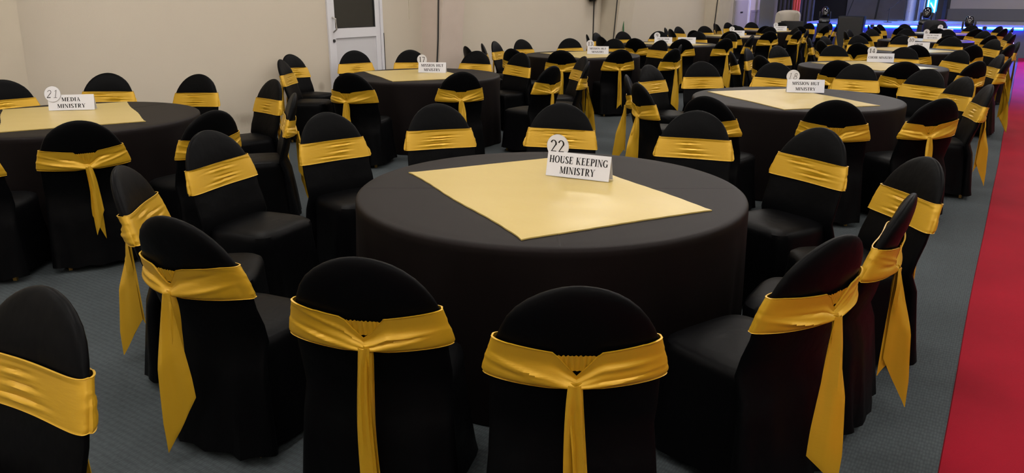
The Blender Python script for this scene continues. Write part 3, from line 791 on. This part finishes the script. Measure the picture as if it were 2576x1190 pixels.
# ------------------------------------------------------------------ stage
SY, SZ = 26.0, .87
struct('trim_5', MB().box(-5.9, 7.5, SY, 31.6, SZ - .05, SZ), M['stage_top'])
struct('trim_6', MB().box(-5.85, 7.45, SY + .03, 31.5, 0, SZ - .05), M['stage_skirt'])
lm = MB().rbox(-.42, .42, -.012, .012, -.011, .011, .004).mesh('led_bar', M['led'])
lg = MB().rbox(-.44, .44, -.012, .012, -.05, .035, .01).mesh('halo_bar', M['ledhalo'])  # wider bar shaped as the blue halo of the LED tube
lh_ = MB().box(-.46, -.44, -.03, .09, -.04, .03).box(.44, .46, -.03, .09, -.04, .03).mesh('led_housing', M['black'], False)
for k in range(7):
    t = thing('led_bar', 'glowing blue light bar along the stage front edge', 'light', (-5.35 + k * .98, SY - .06, SZ - .08), 0, 'blue light bars along the stage')
    link('housing', lh_, t); link('halo_bar', lg, t, (0, -.012, -.005)); link('tube', lm, t, (0, -.030, 0))
# backdrops, screen and drapes
tag(obj('backdrop_panel', MB().box(-5.62, -2.3, 31.2, 31.26, SZ, 4.4), M['backdrop'], None, False), 'charcoal grey backdrop panel behind the stage truss', 'backdrop')
tag(obj('backdrop_panel', MB().box(-7.2, -5.64, 31.3, 31.36, 0, 4.4), M['backdark'], None, False), 'black backdrop panel behind the left moving light', 'backdrop')
sc = thing('projection_screen', 'wide grey screen with dark skirt at the right of the stage', 'screen', (0, 30.4, SZ))
obj('screen_cloth', MB().box(-2.22, 4.2, 0, .04, .38, 3.0), M['screen'], sc, False)
obj('screen_skirt', MB().box(-2.26, 4.24, -.03, .03, .01, .375), M['screenband'], sc, False)
obj('screen_frame', MB().box(-2.30, -2.22, -.03, .05, .375, 3.05).box(4.2, 4.28, -.03, .05, .375, 3.05).box(-2.22, 4.2, -.03, .05, 3.0, 3.05), M['black'], sc, False)
po = thing('screen_post', 'dark navy post standing at the left edge of the screen', 'post', (-2.30, 29.5, SZ))
obj('post_shaft', MB().box(-.05, .05, -.05, .05, .04, 2.6), M['backdark'], po, False)
obj('post_foot', MB().rbox(-.14, .14, -.12, .12, 0, .04, .012), M['pink'], po, False)
def drape(name, label, x0, x1, y, z0, z1, m, folds, amp, cat='drape'):
    mb = MB(); n = folds * 8; rows = []
    for z in (z0, (z0 + z1) / 2, z1):
        f = [(x0 + (x1 - x0) * i / n, y + amp * sin(i / 8 * 2 * pi) + .3 * amp * sin(i * .37), z) for i in range(n + 1)]
        rows.append(f + [(a, b + .015, c) for a, b, c in reversed(f)])
    mb.loft(rows, caps=True)
    return tag(obj(name, mb, m), label, cat)
drape('stage_drape', 'black drape closing off the left side of the stage', -7.15, -5.95, 27.4, .01, 4.4, M['drape'], 9, .05)
drape('red_drape', 'narrow red drape hanging behind the cream armchair', -6.45, -6.22, 26.6, .35, 4.0, M['reddrape'], 3, .035)
# silver column with base plate and a dark lifting mast beside it
tr = thing('truss_column', 'silver ribbed column on a base plate upstage', 'column', (-3.13, 28.0, SZ))
obj('base_plate', MB().rbox(-.32, .32, -.3, .3, 0, .025, .008), M['silver'], tr, False)
obj('column_tube', MB().lathe([(.135, .025), (.135, 3.2)], 28), M['silver'], tr)
for k in range(3):
    obj('column_bolt', MB().lathe([(.001, -.012), (.014, -.008), (.014, .008), (.001, .012)], 10, (-.02, -.137, .12 + .2 * k)), M['steel'], tr)
obj('side_rail', MB().box(-.17, -.145, -.02, .02, .025, 3.2).box(.145, .17, -.02, .02, .025, 3.2), M['black'], tr, False)
ms = thing('lifting_mast', 'dark slim lifting mast beside the silver column', 'mast', (-2.86, 28.3, SZ))
obj('mast_tube', MB().box(-.05, .05, -.05, .05, 0, 3.2), M['backdrop'], ms, False)
obj('mast_rail', MB().box(-.085, -.055, -.02, .02, .02, 3.2).box(.06, .09, -.02, .02, .02, 3.2), M['silver'], ms, False)
obj('mast_foot', MB().rbox(-.16, .16, -.14, .14, 0, .04, .012), M['black'], ms, False)
# box truss lit cyan from inside
cy = thing('lit_truss', 'box truss glowing cyan with zigzag bracing', 'truss', (-2.6, 28.5, SZ))
obj('truss_panel', MB().rbox(-.15, .15, .0, .2, .28, 3.0, .04), M['cyanpanel'], cy)
obj('truss_base', MB().rbox(-.17, .17, -.04, .24, 0, .28, .02), M['black'], cy, False)
obj('truss_chord', MB().tube((-.10, -.02, .28), (-.10, -.02, 3.0), .018), M['cyan'], cy)
obj('truss_chord', MB().tube((.10, -.02, .28), (.10, -.02, 3.0), .022), M['cyan'], cy)
for k in range(8):
    z = .36 + k * .3
    obj('truss_brace', MB().tube((.10, -.02, z), (-.08, -.02, z + .18) if k % 2 else (-.04, -.02, z + .22), .018), M['cyan'], cy)
# moving-head lights
def moving_head(label, x, y, z, rz, tilt):
    t = thing('moving_head_light', label, 'stage light', (x, y, z), rz, 'moving head stage lights')
    b = obj('base', MB().rbox(-.16, .16, -.13, .13, 0, .11, .02), M['black'], t)
    obj('display', MB().box(-.06, .06, -.134, -.129, .04, .085), M['lens'], b, False)
    y_ = MB().rbox(-.17, -.125, -.05, .05, .11, .34, .015).rbox(.125, .17, -.05, .05, .11, .34, .015).rbox(-.15, .15, -.06, .06, .105, .14, .01)
    obj('yoke', y_, M['black'], t)
    h = MB().lathe([(.03, -.15), (.085, -.14), (.11, -.08), (.115, 0), (.11, .07), (.09, .12), (.075, .14)], 24)
    ho = obj('head', h, M['gloss'], t); ho.location = (0, 0, .33); ho.rotation_euler = (tilt, 0, 0)
    lo = obj('lens', MB().lathe([(.07, .138), (.068, .146), (.03, .155), (.004, .157)], 20), M['lens'], ho)
    return t
def flight_case(label, x, y, wx, wy, h):
    t = thing('flight_case', label, 'case', (x, y, 0))
    b = obj('case_body', MB().rbox(-wx, wx, -wy, wy, .03, h, .012), M['case'], t)
    e = MB()
    for sx in (-1, 1):
        for sy in (-1, 1):
            e.box(sx*wx - .012, sx*wx + .012, sy*wy - .012, sy*wy + .012, 0, h + .004)
    obj('case_edging', e, M['conduit'], t, False)
    obj('case_latch', MB().box(-.04, .04, -wy - .016, -wy, h * .6, h * .6 + .07), M['steel'], t, False)
    return t
flight_case('black equipment case under the leftmost moving light', -5.2, 25.55, .16, .15, .86)
flight_case('black equipment case under the middle moving light', -2.42, 25.55, .17, .16, .86)
flight_case('low black equipment case under the rightmost moving light', -1.3, 25.1, .18, .17, .64)
moving_head('leftmost moving head light tilted up before the black backdrop', -5.2, 25.55, .864, .15, -.5)
moving_head('middle moving head light beside the cyan truss', -2.42, 25.55, .864, -.2, -.35)
moving_head('rightmost moving head light before the dark screen skirt', -1.3, 25.1, .644, .1, -.2)
flight_case('black box standing in front of the cream armchair', -5.78, 24.2, .31, .2, .94)
# bass speaker box
sb = thing('bass_speaker', 'large black bass speaker box before the stage, blue light on top', 'speaker', (-4.36, 25.35, 0), .05)
obj('speaker_cabinet', MB().rbox(-.38, .34, -.25, .28, .02, 1.08, .015), M['case'], sb)
obj('speaker_grille', MB().rbox(-.35, .31, -.262, -.25, .06, 1.04, .004), M['black'], sb, False)
obj('speaker_handle', MB().rbox(.336, .352, -.1, .1, .55, .65, .004), M['steel'], sb, False)
for k in (-1, 1):
    obj('speaker_foot', MB().box(k*.28-.04-.02, k*.28+.04-.02, -.2, .2, 0, .021), M['black'], sb, False)
# armchairs
def armchair(label, x, y, rz, m, top, wd=.36):
    t = thing('armchair', label, 'armchair', (x, y, 0), rz, None)
    obj('seat_base', MB().rbox(-wd*.9, wd*.9, -.30, .30, .06, .40, .05), m, t)
    obj('seat_cushion', MB().rbox(-wd*.62, wd*.62, -.30, .22, .40, .50, .04), m, t)
    mb = MB(); R = []; n = 36
    prof = [(.30, 0, 0), (.45, .0, .0), (.75, .0, 0), (top - .1, .0, 0), (top - .03, .03, .6), (top, .075, 1)]
    for z, ins, _ in prof:
        ring = []
        for i in range(n + 1):
            a = radians(-20 + 220 * i / n)
            ring.append(((wd - ins) * cos(a), (.34 - ins) * sin(a) * 1.0, z + (.05 * sin(a) if z > .7 else 0)))
        inner = []
        for i in range(n, -1, -1):
            a = radians(-20 + 220 * i / n)
            inner.append(((wd - .15 + ins) * cos(a), (.34 - .15 + ins) * sin(a), z + (.05 * sin(a) if z > .7 else 0)))
        R.append(ring + inner)
    mb.loft(R, caps=True)
    obj('wrap_backrest', mb, m, t)
    obj('back_seam', MB().tube((0, .345, .35), (0, .345, top - .04), .006), m, t)
    for sx in (-1, 1):
        for sy in (-1, 1):
            obj('leg', MB().tube((sx*wd*.7, sy*.22, 0), (sx*wd*.7, sy*.22, .07), .018), M['black'], t)
    return t
armchair('cream tub armchair by the black drape', -6.17, 25.0, .1, M['cream'], 1.19, .37)
armchair('charcoal round-backed tub armchair below the cyan truss', -2.12, 24.85, pi, M['charcoal'], .97, .30)
# microphone on a boom stand
mk = thing('microphone_stand', 'thin black boom microphone stand on the stage', 'microphone stand', (-3.6, 26.9, SZ))
obj('stand_base', MB().lathe([(.12, 0), (.12, .012), (.02, .02)], 20), M['black'], mk)
obj('stand_pole', MB().tube((0, 0, .02), (0, 0, .38), .012), M['black'], mk)
obj('stand_clutch', MB().lathe([(.02, -.03), (.024, 0), (.02, .03)], 12, (0, 0, .39)), M['black'], mk)
obj('boom_arm', MB().tube((-.05, 0, .34), (.48, .05, .86), .009), M['black'], mk)
obj('microphone', MB().lathe([(.012, 0), (.016, .1), (.026, .11), (.026, .15), (.012, .165)], 14, (.48, .05, .86)), M['black'], mk)
cable('thin grey cable hanging before the grey backdrop left of the microphone', [(-4.55, 30.9, SZ + .01), (-4.5, 30.92, 1.6), (-4.48, 30.95, 4.3)], .02)
cable('pink cable hanging behind the bass speaker', [(-5.45, 30.4, SZ + .02), (-5.3, 30.45, 1.5), (-5.2, 30.5, 4.3)], .015)
cable('dark cable hanging right of the bass speaker', [(-4.45, 30.0, SZ + .01), (-4.4, 30.0, 1.6), (-4.35, 30.0, 4.3)], .018)
